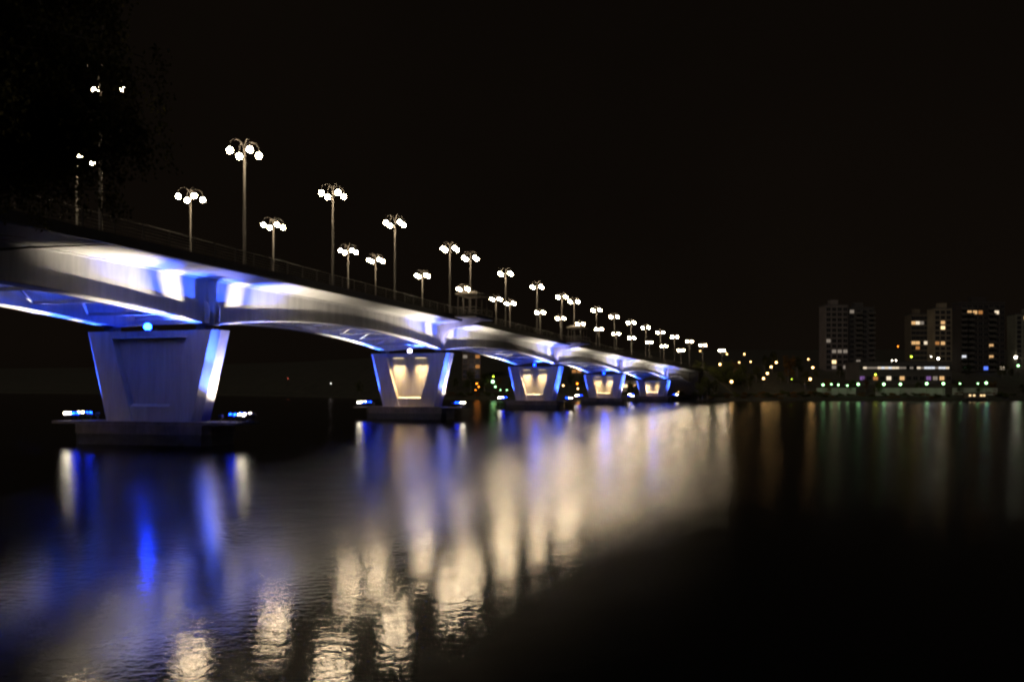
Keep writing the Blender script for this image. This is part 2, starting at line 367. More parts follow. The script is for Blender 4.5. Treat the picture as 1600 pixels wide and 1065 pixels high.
# piers
ZF = 1.32                                  # top of footing
def pier(idx, ps):
    zt = D(ps) - depth_at(ps) - 0.30       # pier top
    t = 0.78; c = 0.37
    f = lambda o, y, z: P(ps, 0, 0) + (P(ps + 1, o, 0) - P(ps, o, 0)).normalized() * (y * U) + (P(ps, o, z) - P(ps, 0, 0))
    base = f(5.1, 0, 0)
    root = empty('pier', base - B0, 0, bridge)
    def part(name, mb, m): return mb.build(name, m, root, origin=base)
    fr = lambda z: (z - ZF) / (6.6 - ZF)
    outr = lambda z: 2.32 - 1.32 * fr(z)
    inn = lambda z: 4.0 - 1.53 * fr(z)
    for sgn in (0, 1):
        mir = (lambda o: o) if sgn == 0 else (lambda o: 10.2 - o)
        ring = lambda z: [f(mir(o), y, z) for o, y in ((inn(z), -t), (outr(z), -t), (outr(z) - c, -t + c), (outr(z) - c, t - c), (outr(z), t), (inn(z), t))]
        part('leg', MB().loft([ring(ZF - 0.01), ring(zt)]), M['concrete'])
    g = 0.004
    def slab(z0, z1, d0, d1):
        rg = lambda z, d: [f(inn(z) + g, -t + d, z), f(10.2 - inn(z) - g, -t + d, z), f(10.2 - inn(z) - g, t - d, z), f(inn(z) + g, t - d, z)]
        return MB().loft([rg(z0, d0), rg(z1, d1)])
    part('cap_beam', slab(zt - 0.42, zt - 0.005, 0.04, 0.04), M['concrete'])
    part('recessed_wall', slab(2.30, zt - 0.424, 0.46, 0.46), M['concrete'])
    part('plinth_wall', slab(ZF - 0.01, 2.16, 0.10, 0.10), M['concrete'])
    part('sill', slab(2.162, 2.298, 0.10, 0.40), M['concrete'])
    # footing with side wings
    bk = lambda o0, o1, y0, y1, z0, z1: MB().loft([[f(o0, y0, z0), f(o1, y0, z0), f(o1, y1, z0), f(o0, y1, z0)], [f(o0, y0, z1), f(o1, y0, z1), f(o1, y1, z1), f(o0, y1, z1)]])
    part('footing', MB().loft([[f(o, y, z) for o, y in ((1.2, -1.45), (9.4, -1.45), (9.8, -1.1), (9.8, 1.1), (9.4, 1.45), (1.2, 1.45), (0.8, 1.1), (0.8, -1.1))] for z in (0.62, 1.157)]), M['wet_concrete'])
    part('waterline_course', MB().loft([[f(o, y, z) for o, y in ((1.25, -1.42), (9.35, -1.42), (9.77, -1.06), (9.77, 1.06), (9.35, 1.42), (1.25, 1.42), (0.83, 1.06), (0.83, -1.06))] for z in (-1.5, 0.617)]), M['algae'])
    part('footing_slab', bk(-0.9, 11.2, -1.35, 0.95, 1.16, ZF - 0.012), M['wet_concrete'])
    for g_ in (GN, GF):
        part('bearing', bk(g_ - 0.3, g_ + 0.3, -0.35, 0.35, zt + 0.004, zt + 0.29), M['black'])
    # stiffener on the outer face of the near girder
    zb = D(ps) - depth_at(ps) + 0.066
    zs = D(ps) - 0.72
    if idx in (1, 2):                       # curved bracket carrying the balcony
        prof = [(GN - 0.04, zb), (GN - 0.40, zb), (GN - 0.50, zb + 1.2), (GN - 0.75, zb + 1.75), (GN - 1.2, zb + 2.05), (GN - 2.2, zb + 2.28), (-2.95, D(ps) - 0.36), (-2.95, D(ps) - 0.27),
                (-0.64, D(ps) - 0.27), (-0.64, D(ps) - 0.48), (GN - 0.34, zs), (GN - 0.34, zs - 0.08), (GN - 0.04, zs - 0.08)]
        part('balcony_bracket', MB().loft([[f(o, (0.30 - 0.62 * (z - zb) / 2.9) if y < .5 else y, z) for o, z in prof] for y in (0.20, 0.62)]), M['steel'])
        b0, b1 = -2.6, 3.0
        top = [f(o, y, D(ps) - 0.02) for o, y in ((-0.64, b0), (-2.9, b0 + .25), (-3.0, b1 - .25), (-0.64, b1))]
        bot = [f(o, y, D(ps) - 0.265) for o, y in ((-0.64, b0 + .1), (-2.8, b0 + .35), (-2.9, b1 - .35), (-0.64, b1 - .1))]
        mid = [a_.lerp(b_, 0.25) for a_, b_ in zip(bot, top)]
        mid2 = [a_.lerp(b_, 0.27) for a_, b_ in zip(bot, top)]
        part('balcony_soffit', MB().loft([bot, mid]), M['soffit'])
        part('balcony_slab', MB().loft([mid2, top]), M['dark_edge'])
    else:
        prof = [(GN - 0.04, zb), (GN - 0.40, zb), (GN - 0.40, zs - 0.08), (GN - 0.04, zs - 0.08)]
        part('stiffener', MB().loft([[f(o, y, z) for o, z in prof] for y in (0.28, 0.52)]), M['steel'])
        for y in (-0.1, 0.86):
            part('gusset', MB().loft([[f(o, q, z) for o, z in ((GN - 0.04, zb), (GN - 0.38, zb), (GN - 0.38, zb + 1.05), (GN - 0.04, zb + 1.45))] for q in (y, y + 0.05)]), M['steel'])
    return f, zt
FR = [pier(i, ps) for i, ps in enumerate(PIERS)]

# ------------------------------------------------------------------ railings
post_me = MB().box(-0.035, 0.035, -0.05, 0.05, 0, 1.02).mesh('railing_post', M['rail'])
def railing(off, label):
    e = empty('bridge_railing', P(40, off, D(40)))
    tag(e, label, 'railing', 'railings along the bridge edges')
    for z, r in ((1.03, 0.035), (0.20, 0.018), (0.40, 0.018), (0.60, 0.018), (0.80, 0.018)):
        pts = [P(s, off, D(s)) + Vector((0, 0, z)) for s in [-40 + 2 * k for k in range(112)]]
        MB().tube(pts, r, 6).build('rail', M['rail'], e, True, origin=e.location)
    for k in range(118):
        s = -40 + 1.85 * k
        link('post', post_me, e, P(s, off, D(s) - 0.01) - e.location, (0, 0, -head(s)))
railing(-0.46, 'dark metal railing along the front edge of the bridge deck')
railing(10.76, 'dark metal railing along the back edge of the bridge deck')

# balcony railings and shelters
for idx, lab in ((1, 'second pier from the left'), (2, 'third pier from the left')):
    ps = PIERS[idx]; f, zt = FR[idx]
    e = empty('balcony_railing', f(-1.8, 0, D(ps)))
    tag(e, 'dark metal railing round the balcony at the ' + lab, 'railing', 'balcony railings')
    cs = [(-0.62, -2.45), (-2.75, -2.25), (-2.85, 2.6), (-0.62, 2.85)]
    for z, r in ((1.03, .035), (.25, .018), (.5, .018), (.76, .018)):
        MB().tube([f(o, y, D(ps)) + Vector((0, 0, z - .03)) for o, y in cs], r, 6).build('rail', M['rail'], e, origin=e.location)
    for (o0, y0), (o1, y1) in zip(cs, cs[1:]):
        for k in range(1, 4):
            q = f(o0 + (o1 - o0) * k / 3, y0 + (y1 - y0) * k / 3, D(ps) - 0.03)
            link('post', post_me, e, q - e.location, (0, 0, -head(ps)))
    # shelter
    base = f(-1.75, -0.35, D(ps) - 0.02)
    sh = empty('balcony_shelter', base, -head(ps))
    tag(sh, 'small roofed shelter on the balcony at the ' + lab, 'shelter', 'shelters on the balconies')
    hx, hy, hz = 1.30, 2.15, 2.75
    for x in (-hx, hx):
        for y in (-hy, 0, hy):
            MB().box(x - .05, x + .05, y - .05, y + .05, 0, hz).build('post', M['shelter'], sh)
    ov = 0.3
    MB().loft([[(-hx - ov, -hy - ov, hz), (hx + ov, -hy - ov, hz), (hx + ov, hy + ov, hz), (-hx - ov, hy + ov, hz)],
               [(-hx - ov, -hy - ov, hz + .16), (hx + ov, -hy - ov, hz + .16), (hx + ov, hy + ov, hz + .16), (-hx - ov, hy + ov, hz + .16)],
               [(-hx * .45, -hy * .6, hz + .55), (hx * .45, -hy * .6, hz + .55), (hx * .45, hy * .6, hz + .55), (-hx * .45, hy * .6, hz + .55)]]).build('roof', M['roof'], sh)
    MB().box(-hx + .051, hx - .051, -hy - .03, -hy + .03, 1.0, 1.12).build('cross_rail', M['shelter'], sh)
    MB().box(-hx + .051, hx - .051, hy - .03, hy + .03, 1.0, 1.12).build('cross_rail', M['shelter'], sh)
    MB().box(-.35, .35, -1.4, 1.4, .42, .48).build('bench_seat', M['shelter'], sh)
    for y in (-1.1, 1.1): MB().box(-.3, .3, y - .05, y + .05, 0, .419).build('bench_leg', M['shelter'], sh)

# ------------------------------------------------------------------ bridge lamps: post with four hanging globes
LZ = 6.58 * U
def make_lamp():
    e = empty('bridge_lamp', (0, 0, 0))
    MB().tube([(0, 0, -0.15), (0, 0, 0.5), (0, 0, LZ - 0.1)], [0.13, 0.11, 0.07], 10).build('post', M['post'], e, True)
    MB().tube([(0, 0, -0.14), (0, 0, 0.14)], 0.2, 12).build('base_plate', M['post'], e)
    for k in range(4):
        a = R(53 + 90 * k); d = Vector((math.cos(a), math.sin(a), 0)); RR = 1.14
        pts = [Vector((0, 0, LZ - 0.15)) + d * 0.05, Vector((0, 0, LZ + 0.35)) + d * 0.07]
        for j in range(9):
            t = math.pi * j / 8
            pts.append(Vector((0, 0, LZ + 0.42 + 0.52 * math.sin(t))) + d * (0.08 + (RR - 0.08) * (1 - math.cos(t)) / 2))
        pts.append(Vector((0, 0, LZ + 0.24)) + d * RR)
        MB().tube(pts, 0.028, 6).build('arm', M['post'], e, True)
        g = MB().sphere((0, 0, 0), 0.225, 16, 10).build('globe', M['globe'], e, True, loc=tuple(d * RR + Vector((0, 0, LZ))))
        MB().tube([(0, 0, 0.21), (0, 0, 0.28)], 0.06, 8).build('cap', M['post'], g)
    return e
lamp0 = make_lamp()
FRONT = [-10.7, 0.46, 11.23, 21.92, 34.66, 40.44, 52.03, 64.43, 75.9, 82.06, 94.44, 105.34, 116.28, 126.61, 137.54, 148.54, 160.59, 172.05, 189.14]
BACK = [-0.84, 9.41, 19.88, 32.81, 38.69, 50.49, 63.13, 75.06, 80.79, 94.33, 104.64, 115.51, 126.5, 137.45, 147.78, 160.05, 171.04, 184.55]
first = True
for row, off, wd in ((FRONT, 0.0, 'front'), (BACK, 10.3, 'back')):
    for k, s in enumerate(row):
        o = lamp0 if first else copy_tree(lamp0)
        first = False
        o.location = P(s, off, D(s) - 0.03); o.rotation_euler = (0, 0, -head(s))
        lb = f'four-globe street lamp on the bridge, {ordinal(k + 1)} from the left in the {wd} row'
        if k == 0: lb = f'four-globe street lamp half hidden by the dark tree, {"front row with its tall post" if wd == "front" else "back row and lower in view"}'
        tag(o, lb, 'street lamp', 'four-globe lamps along the bridge')

# ------------------------------------------------------------------ floodlights on the footings
BLUE = (0.03, 0.10, 1.0); WHITE = (1.0, 0.88, 0.66); VIOLET = (0.62, 0.56, 1.0)
dome_w = MB().sphere((0, 0, 0), 0.12, 10, 8, zmin=-0.05).mesh('lens_dome', M['lens_white'], True)
dome_b = MB().sphere((0, 0, 0), 0.12, 10, 8, zmin=-0.05).mesh('lens_dome', M['lens_blue'], True)
hm = MB(); hm.loft([[(math.cos(a) * r, math.sin(a) * r, z) for a in [2 * math.pi * k / 10 for k in range(10)]] for r, z in ((0.10, -0.30), (0.19, -0.22), (0.20, -0.012))])
house_me = hm.mesh('flood_housing', M['black'], False)
stand_me = MB().box(-0.03, 0.03, -0.03, 0.03, 0, 0.30).box(-0.2, 0.2, -0.05, 0.05, 0.001, 0.02).mesh('flood_stand', M['black'])
spot_cache = {}
def spot_data(colr, ang, energy, blend, rad=0.12):
    k = (colr, ang, energy, blend, rad)
    if k not in spot_cache:
        l = bpy.data.lights.new('flood_beam', 'SPOT'); l.color = colr; l.energy = energy; l.spot_size = R(ang); l.spot_blend = blend; l.shadow_soft_size = rad
        spot_cache[k] = l
    return spot_cache[k]
def flood(pos, target, colname, ang, energy, label, group, lens=True, blend=1.0, scale=1.0):
    e = empty('floodlight', pos); tag(e, label, 'floodlight', group)
    link('stand', stand_me, e)
    d = (Vector(target) - Vector(pos) - Vector((0, 0, 0.55))).normalized()
    q = d.to_track_quat('Z', 'Y')
    c = Vector((0, 0, 0.55))
    h = link('housing', house_me, e, c); h.rotation_mode = 'QUATERNION'; h.rotation_quaternion = q
    if lens:
        l = link('lens', dome_b if colname == 'blue' else dome_w, e, c); l.rotation_mode = 'QUATERNION'; l.rotation_quaternion = q
    lo = bpy.data.objects.new('flood_beam', spot_data({'blue': BLUE, 'white': WHITE, 'violet': VIOLET}[colname], ang, energy * SPOT_K, blend)); col.objects.link(lo)
    lo.parent = e; lo.location = c + d * 0.22; lo.rotation_mode = 'QUATERNION'; lo.rotation_quaternion = (-d).to_track_quat('Z', 'Y')
    return e
PN = ['nearest pier', 'second pier', 'third pier', 'fourth pier', 'farthest pier']
# colour, distance of the beam along the girder, cone, energy, place on the slab
BEAMS = [('blue', 1.4, 24, 45000, 0.0), ('white', 2.9, 16, 40000, 0.58), ('blue', 5.2, 34, 62000, 0.28), ('white', 8.6, 50, 36000, 0.85)]
for idx, ps in enumerate(PIERS):
    f, zt = FR[idx]
    zf = ZF - 0.012
    for side, sname in ((0, 'right'), (1, 'left')):
        ox = (lambda o: -o) if side == 0 else (lambda o: 10.2 + o)
        gx = GN if side == 0 else GF
        for y, row in ((-0.50, 'front row'), (0.50, 'back row')):
            for j, (cn, dsx, ang, en, po) in enumerate(BEAMS):
                sgn = -1 if y < 0 else 1
                if idx == 0 and sgn < 0 and j == 3: dsx, ang, en = 7.2, 33, 42000
                tgt = P(ps + sgn * dsx, gx, D(ps + sgn * dsx) - 1.45)
                if idx == 4: en *= 0.8 if y < 0 else 0.22
                yy = y
                if side == 1: ang = ang * 0.7
                flood(f(ox(po), yy, zf), tgt, cn, ang, en,
                      f'{cn} floodlight on the {sname} wing of the {PN[idx]} footing, {row}, {["innermost", "third outward", "second outward", "outermost"][j]}', 'floodlights on the pier footings')
        # wall washers at the foot of the pier ends
        cols = [('blue', 'white'), ('blue', 'white'), ('blue', 'blue'), ('blue', 'violet'), ('blue', 'blue')][idx] if side == 0 else ('blue', 'blue')
        mir = (lambda o: o) if side == 0 else (lambda o: 10.2 - o)
        flood(f(mir(0.50), -0.70, zf), f(mir(1.30), -0.60, 4.4), cols[0], 60, 9000, f'unlit-looking {cols[0]} washer lamp at the {sname} front foot of the {PN[idx]}', 'washer lamps at the pier feet', lens=False)
        flood(f(mir(0.30), 0.75, zf), f(mir(1.35), 0.1, 3.9), cols[1], 80, 4200 if cols[1] != 'blue' else 8000, f'unlit-looking {cols[1]} washer lamp at the {sname} end foot of the {PN[idx]}', 'washer lamps at the pier feet', lens=False)
    # lamp on top of the pier cap under the deck
    if idx < 4:
        pos = f(5.1 if idx else 5.35, -0.55, zt)
        e = empty('under_deck_lamp', pos)
        tag(e, ['glaring blue lamp', 'glaring white-violet lamp', 'blue lamp', 'blue lamp'][idx] + f' under the deck on top of the {PN[idx]}', 'lamp', 'lamps on top of the piers')
        MB().box(-.14, .14, -.14, .14, 0.004, .12).build('mount', M['black'], e)
        MB().sphere((0, 0, 0.34), {0: 0.27, 1: 0.27}.get(idx, 0.21), 14, 10).build('globe', M['lens_violet'] if idx == 1 else (M['lens_deck'] if idx == 0 else M['lens_blue']), e, True)
    for k in range(2 if idx < 4 else 1):           # uplights that wash the bracing in blue
        pl = bpy.data.lights.new('bracing_glow', 'SPOT'); pl.color = BLUE; pl.energy = 7500; pl.spot_size = R(88); pl.spot_blend = 0.8; pl.shadow_soft_size = 0.1
        sg = -1 if k == 0 else 1
        pos = f(5.1, sg * 0.62, zt)
        e = empty('bracing_uplight', pos)
        tag(e, f'small blue uplight on the {PN[idx]} cap, {"facing the camera side" if k == 0 else "facing the far side"}', 'floodlight', 'uplights on the pier caps')
        MB().box(-.12 + .3, .12 + .3, -.1, .1, 0.004, .14).build('housing', M['black'], e)
        lo = bpy.data.objects.new('bracing_glow', pl); col.objects.link(lo); lo.parent = e; lo.location = (0.3, 0, 0.22)
        ax = (P(ps + sg, 5, 0) - P(ps, 5, 0)).normalized()
        lo.rotation_mode = 'QUATERNION'; lo.rotation_quaternion = (-(ax * 0.9 + Vector((0, 0, 0.55))).normalized()).to_track_quat('Z', 'Y')
    # fill lamp added to brighten the stiffener or balcony bracket; no known fixture there
    pos = f(1.05, -0.62, zt)
    e = empty('added_bracket_fill', pos)
    tag(e, f'added {"violet" if idx else "blue"} fill lamp on the right front corner of the {PN[idx]} cap', 'floodlight', 'added fill lamps on the pier caps')
    MB().box(-.1, .1, -.08, .08, 0.004, .12).build('housing', M['black'], e)
    lo = bpy.data.objects.new('added_fill_beam', spot_data(VIOLET if idx else BLUE, 95, 1500 if idx else 500, 1.0, 0.06)); col.objects.link(lo)
    lo.parent = e; lo.location = (0, 0, 0.16); lo.rotation_mode = 'QUATERNION'
    lo.rotation_quaternion = (-(f(0.7, 0.2, zt + 2.4) - pos).normalized()).to_track_quat('Z', 'Y')
    # warm tubes washing the recess (not lit on the nearest pier)
    if idx > 0:
        for k, o in enumerate((6.35, 3.85)):
            pos = f(o, -0.64, zt - 0.42)
            e = empty('recess_lamp', pos, -head(ps))
            tag(e, f'warm tube lamp at the top of the {PN[idx]} recess, {["left", "right"][k]} one', 'lamp', 'tube lamps in the pier recesses')
            MB().box(-.85, .85, -.08, .08, -.07, -.004).build('housing', M['black'], e)
            MB().box(-.80, .80, -.06, .06, -.10, -.072).build('tube', M['strip'], e)
            al = bpy.data.lights.new('recess_glow', 'AREA'); al.shape = 'RECTANGLE'; al.size = 1.6; al.size_y = 0.10; al.energy = 300; al.color = (1.0, 0.70, 0.30); al.spread = R(60)
            lo = bpy.data.objects.new('recess_glow', al); col.objects.link(lo); lo.parent = e; lo.location = (0, 0, -0.12); lo.rotation_euler = (R(-3), 0, 0)

# ------------------------------------------------------------------ far shore
def at_px(px, py, Y): return Vector(((px - 800) / FPX * Y, Y, HC + (HOR - py) / FPX * Y))
wall_mats = {}
def wallm(c):
    if c not in wall_mats: wall_mats[c] = surf('facade_%d' % len(wall_mats), c, 0.85, 0.2, 0.3, bump=0.2)
    return wall_mats[c]
M['pane'] = surf('dark_glass', (0.015, 0.016, 0.018), 0.15, 0.2, 1)
M['frame'] = surf('window_frame', (0.10, 0.095, 0.09), 0.6, 0.1, 3)
LITC = {'warm': ((1.0, 0.58, 0.24), 0.95), 'white': ((1.0, 0.82, 0.58), 1.2), 'dim': ((0.9, 0.75, 0.6), 0.28), 'orange': ((1.0, 0.42, 0.12), 0.5), 'bright': ((1.0, 0.70, 0.34), 2.2),
        'blue': ((0.1, 0.2, 1.0), 1.6), 'violet': ((0.6, 0.3, 0.9), 0.35), 'cold': ((0.9, 0.93, 1.0), 1.2), 'green': ((0.45, 1.0, 0.5), 0.6)}
win_me = {}
def window_mesh(kind, wd, ht):
    k = (kind, round(wd, 2), round(ht, 2))
    if k not in win_me:
        mb = MB()
        t = 0.09
        mb.box(-wd / 2 - t, -wd / 2, -.1, .05, -ht / 2 - t, ht / 2 + t, 0); mb.box(wd / 2, wd / 2 + t, -.1, .05, -ht / 2 - t, ht / 2 + t, 0)
        mb.box(-wd / 2, wd / 2, -.1, .05, -ht / 2 - t, -ht / 2, 0); mb.box(-wd / 2, wd / 2, -.1, .05, ht / 2, ht / 2 + t, 0)
        mb.box(-0.04, 0.04, -.09, .05, -ht / 2, ht / 2, 0)
        mb.loft([[(-wd / 2, -.02, -ht / 2), (wd / 2, -.02, -ht / 2)], [(-wd / 2, -.02, ht / 2), (wd / 2, -.02, ht / 2)]], 1, False, False)
        pm = M['pane'] if kind == 'off' else M.setdefault('lit_' + kind, emis('window_lit_' + kind, *LITC[kind]))
        win_me[k] = mb.mesh('window', [M['frame'], pm])
    return win_me[k]
def building(name, label, x0p, x1p, ytop, Y, depth, color, cols, storeys, lit, group='apartment blocks on the far shore', balconies=(), wd=1.7, ht=1.4, cat='building', zb=None):
    a = at_px(x0p, ytop, Y); b = at_px(x1p, ytop, Y)
    z0 = min(far_ground(a.x, Y), far_ground(b.x, Y)) - 0.5 if zb is None else zb
    cx = (a.x + b.x) / 2; hw = (b.x - a.x) / 2; H = a.z - z0
    e = empty(name, (cx, Y, z0)); tag(e, label, cat, group)
    MB().box(-hw, hw, 0, depth, 0, H).build('wall', wallm(color), e)
    MB().box(-hw - .15, hw + .15, -.15, depth + .15, H + .004, H + .35).build('roof', wallm((0.05, 0.05, 0.05)), e)
    if H > 20: MB().box(-hw * .4, hw * .3, depth * .3, depth * .7, H + .354, H + 2.6).build('lift_house', wallm(color), e)
    sh = (H - 1.6) / storeys
    lits = {}
    for px, py, kind in lit:
        p = at_px(px, py, Y)
        i = int((p.x - (cx - hw)) / (2 * hw) * cols); j = int((p.z - z0 - 1.0) / sh)
        lits[(max(0, min(cols - 1, i)), max(0, min(storeys - 1, j)))] = kind
    for i in range(cols):
        for j in range(storeys):
            x = -hw + (i + 0.5) * 2 * hw / cols
            if i in balconies:
                bm = MB().box(x - 1.4, x + 1.4, -1.3, -.004, j * sh + 1.0, j * sh + 1.15).box(x - 1.4, x + 1.4, -1.3, -1.22, j * sh + 1.151, j * sh + 2.05)
                bm.build('balcony', wallm((0.06, 0.056, 0.05)), e)
            link('window', window_mesh(lits.get((i, j), 'off'), wd, ht), e, (x, -0.055, 1.0 + (j + 0.55) * sh))
    return e
GA = (0.12, 0.105, 0.10)
building('apartment_building', 'pale grey tower block with a few lit windows, left of the right-hand group', 1290, 1325, 477, 335, 7, GA, 4, 12,
         [(1304, 562, 'bright'), (1301, 549, 'dim'), (1309, 549, 'dim'), (1320, 549, 'dim'), (1303, 576, 'dim'), (1319, 576, 'dim'), (1293, 536, 'dim')])
building('apartment_building', 'dark stair wing with balconies joined to the left tower block', 1326, 1366, 481, 337, 7, (0.05, 0.047, 0.045), 4, 12,
         [(1328, 486, 'dim'), (1339, 563, 'dim')], balconies=(1, 3))
building('apartment_building', 'narrow block with warm lit windows, set back beside the pale tower', 1424, 1450, 491, 352, 6, (0.11, 0.09, 0.06), 4, 10,
         [(1429, 502, 'warm'), (1436, 502, 'white'), (1443, 501, 'dim'), (1429, 533, 'warm'), (1436, 533, 'warm'), (1444, 533, 'white'), (1431, 544, 'orange')])
building('apartment_building', 'cream tower block lit from below, in the middle of the right-hand group', 1460, 1495, 482, 345, 6, (0.19, 0.16, 0.11), 4, 11,
         [(1471, 501, 'warm'), (1472, 513, 'bright'), (1475, 536, 'warm'), (1463, 538, 'orange'), (1488, 538, 'orange')])
building('apartment_building', 'large dark brown block with a row of three lit windows near its top', 1502, 1570, 473, 328, 7, (0.03, 0.025, 0.022), 8, 12,
         [(1517, 490, 'warm'), (1526, 490, 'warm'), (1535, 490, 'orange'), (1558, 490, 'white'), (1548, 541, 'warm'), (1547, 555, 'warm'), (1503, 556, 'cold'), (1544, 584, 'blue'), (1566, 586, 'white')], balconies=(0, 1, 5))
building('apartment_building', 'greenish lit block cut off by the right edge of the picture', 1587, 1650, 491, 340, 6, (0.15, 0.15, 0.11), 6, 11, [(1598, 500, 'warm')])
building('apartment_building', 'dim brown block seen under the bridge between second and third pier', 722, 751, 528, 335, 6, (0.12, 0.09, 0.065), 3, 8,
         [(745, 558, 'orange'), (728, 556, 'dim'), (748, 572, 'orange')])
building('apartment_building', 'dark house seen under the bridge between third and fourth pier', 893, 925, 560, 345, 12, (0.09, 0.075, 0.06), 4, 4,
         [(905, 573, 'warm'), (909, 573, 'warm'), (903, 600, 'orange'), (899, 597, 'orange')])
building('boathouse', 'low lit building on the far shore between fourth and fifth pier', 972, 998, 595, 300, 8, (0.35, 0.32, 0.26), 3, 1, [(979, 603, 'bright'), (994, 600, 'warm')], group=None, wd=1.8, ht=1.2)
# long low gallery building with a bright strip of glazing
e = building('gallery_building', 'long low building with a strip of bright windows on the right-hand shore', 1342, 1487, 566, 298, 12, (0.07, 0.065, 0.06), 14, 2,
             [(1390, 588, 'white'), (1366, 588, 'orange'), (1411, 589, 'warm'), (1447, 588, 'violet'), (1456, 588, 'dim'), (1470, 588, 'warm'), (1333, 588, 'violet')], group=None)
zb = e.location.z
kinds = ['white', 'dim', 'dim', 'dim', 'white', 'cold', 'white', 'cold', 'white', 'white', 'dim', 'dim', 'off', 'dim', 'off', 'white', 'dim', 'cold', 'cold', 'cold', 'dim', 'cold', 'cold', 'white']
for k, kd in enumerate(kinds):
    p = at_px(1351 + 5.6 * k, 574.5, 298)
    link('window', window_mesh(kd, 1.25, 0.75), e, (p.x - e.location.x, -0.06 - 0.16, p.z - zb))
MB().box(-17.5, 17.5, -1.4, -.004, at_px(0, 571, 298).z - zb, at_px(0, 570, 298).z - zb).build('canopy', wallm((0.05, 0.05, 0.05)), e)
MB().box(-17.4, 17.4, -.15, -.003, at_px(0, 578, 298).z - zb, at_px(0, 571.2, 298).z - zb).build('glazing_band', M['black'], e)

# shore lamps
M['sl_warm'] = emis('shore_lamp_warm', (1.0, 0.58, 0.2), 15)
M['sl_green'] = emis('shore_lamp_green', (0.42, 1.0, 0.40), 9)
M['sl_orange'] = emis('shore_lamp_orange', (1.0, 0.24, 0.015), 16)
M['sl_yellow'] = emis('shore_lamp_yellow', (0.7, 1.0, 0.06), 9)
M['sl_white'] = emis('shore_lamp_white', (1.0, 0.9, 0.72), 22)
M['sl_red'] = emis('shore_lamp_red', (1.0, 0.16, 0.10), 2.5)
M['sl_far'] = emis('shore_lamp_far', (1.0, 0.9, 0.8), 9)
LAMPS = [(1094, 548, 'warm', .7), (1125, 569, 'warm', 1.15), (1105, 585, 'warm', .7), (1143, 596, 'warm', 1.15), (1136, 553, 'warm', .75), (1163, 553, 'warm', .85), (1155, 566, 'warm', .65), (1173, 565, 'warm', .7),
         (1213, 566, 'warm', 1.1), (1205, 573, 'warm', 1.05), (1199, 583, 'warm', 1.05), (1193, 591, 'warm', .95), (1263, 561, 'warm', .7), (1270, 574, 'warm', 1.0), (1266, 592, 'warm', 1.1), (1237, 592, 'yellow', .4),
         (1286, 601, 'green', 1.0), (1299, 600, 'green', .7), (1310, 601, 'green', .8), (1324, 602, 'green', .7), (1341, 600, 'green', 1.1), (1381, 600, 'green', 1.15), (1407, 600, 'green', 1.1), (1448, 599, 'green', 1.15),
         (1474, 599, 'green', 1.15), (1500, 599, 'green', .6), (1528, 599, 'green', .6), (1541, 598, 'green', 1.1), (1403, 541, 'orange', 1.1), (1466, 560, 'white', 1.2), (1484, 556, 'yellow', 1.0), (1424, 557, 'yellow', .9),
         (1446, 544, 'yellow', .7), (1455, 557, 'white', .5), (1394, 563, 'white', .6), (1400, 563, 'white', .6), (1587, 558, 'white', 1.5), (1591, 571, 'green', 1.1), (1368, 585, 'yellow', .8), (1492, 560, 'yellow', .7),
         (745, 599, 'orange', .6), (748, 604, 'orange', .5), (743, 609, 'orange', .4), (770, 596, 'green', 1.5), (774, 604, 'green', .8), (771, 588, 'yellow', .7), (782, 609, 'green', .5), (792, 609, 'green', .55), (798, 589, 'warm', .7),
         (880, 602, 'warm', .7), (902, 599, 'orange', .7), (903, 607, 'warm', .7), (1060, 612, 'warm', .35), (450, 591, 'red', .5), (517, 599, 'far', .5)]
LAMPS.sort()
sph = {k: MB().sphere((0, 0, 0), 0.34, 10, 6).mesh('shore_globe', M['sl_' + k], True) for k in ('warm', 'green', 'orange', 'yellow', 'white', 'red', 'far')}
for k, (px, py, kind, sc) in enumerate(LAMPS):
    best = None
    for j in range(700):
        q = at_px(px, py, 255 + j * 0.75)
        gz = far_ground(q.x, q.y)
        if gz < 1.3: continue
        h = q.z - gz
        c = abs(h - 5.0)
        if best is None or c < best[0] - 1e-6: best = (c, q, gz)
    c, q, gz = best
    if px > 1280 and py >= 598:                        # promenade lamps stand in front of the retaining wall
        yy = interp((px - 800) / FPX * 272, SHORE) + 9.0
        q = at_px(px, py, yy); gz = far_ground(q.x, q.y)
    if q.z - gz < 1.2: gz = q.z - 1.2
    e = empty('shore_lamp', (q.x, q.y, gz)); h = q.z - gz
    MB().tube([(0, 0, -.4), (0, 0, h - .25 * sc)], [.07, .045], 6).build('post', M['post'], e, True)
    g = link('globe', sph[kind], e, (0, 0, h)); g.scale = (sc,) * 3
    cn = {'warm': 'warm white', 'green': 'greenish', 'orange': 'orange', 'yellow': 'yellow-green', 'white': 'white', 'red': 'faint red', 'far': 'faint white'}[kind]
    tag(e, f'small {cn} lamp on the far shore, {ordinal(k + 1)} shore lamp from the left', 'street lamp', 'lamps on the far shore')

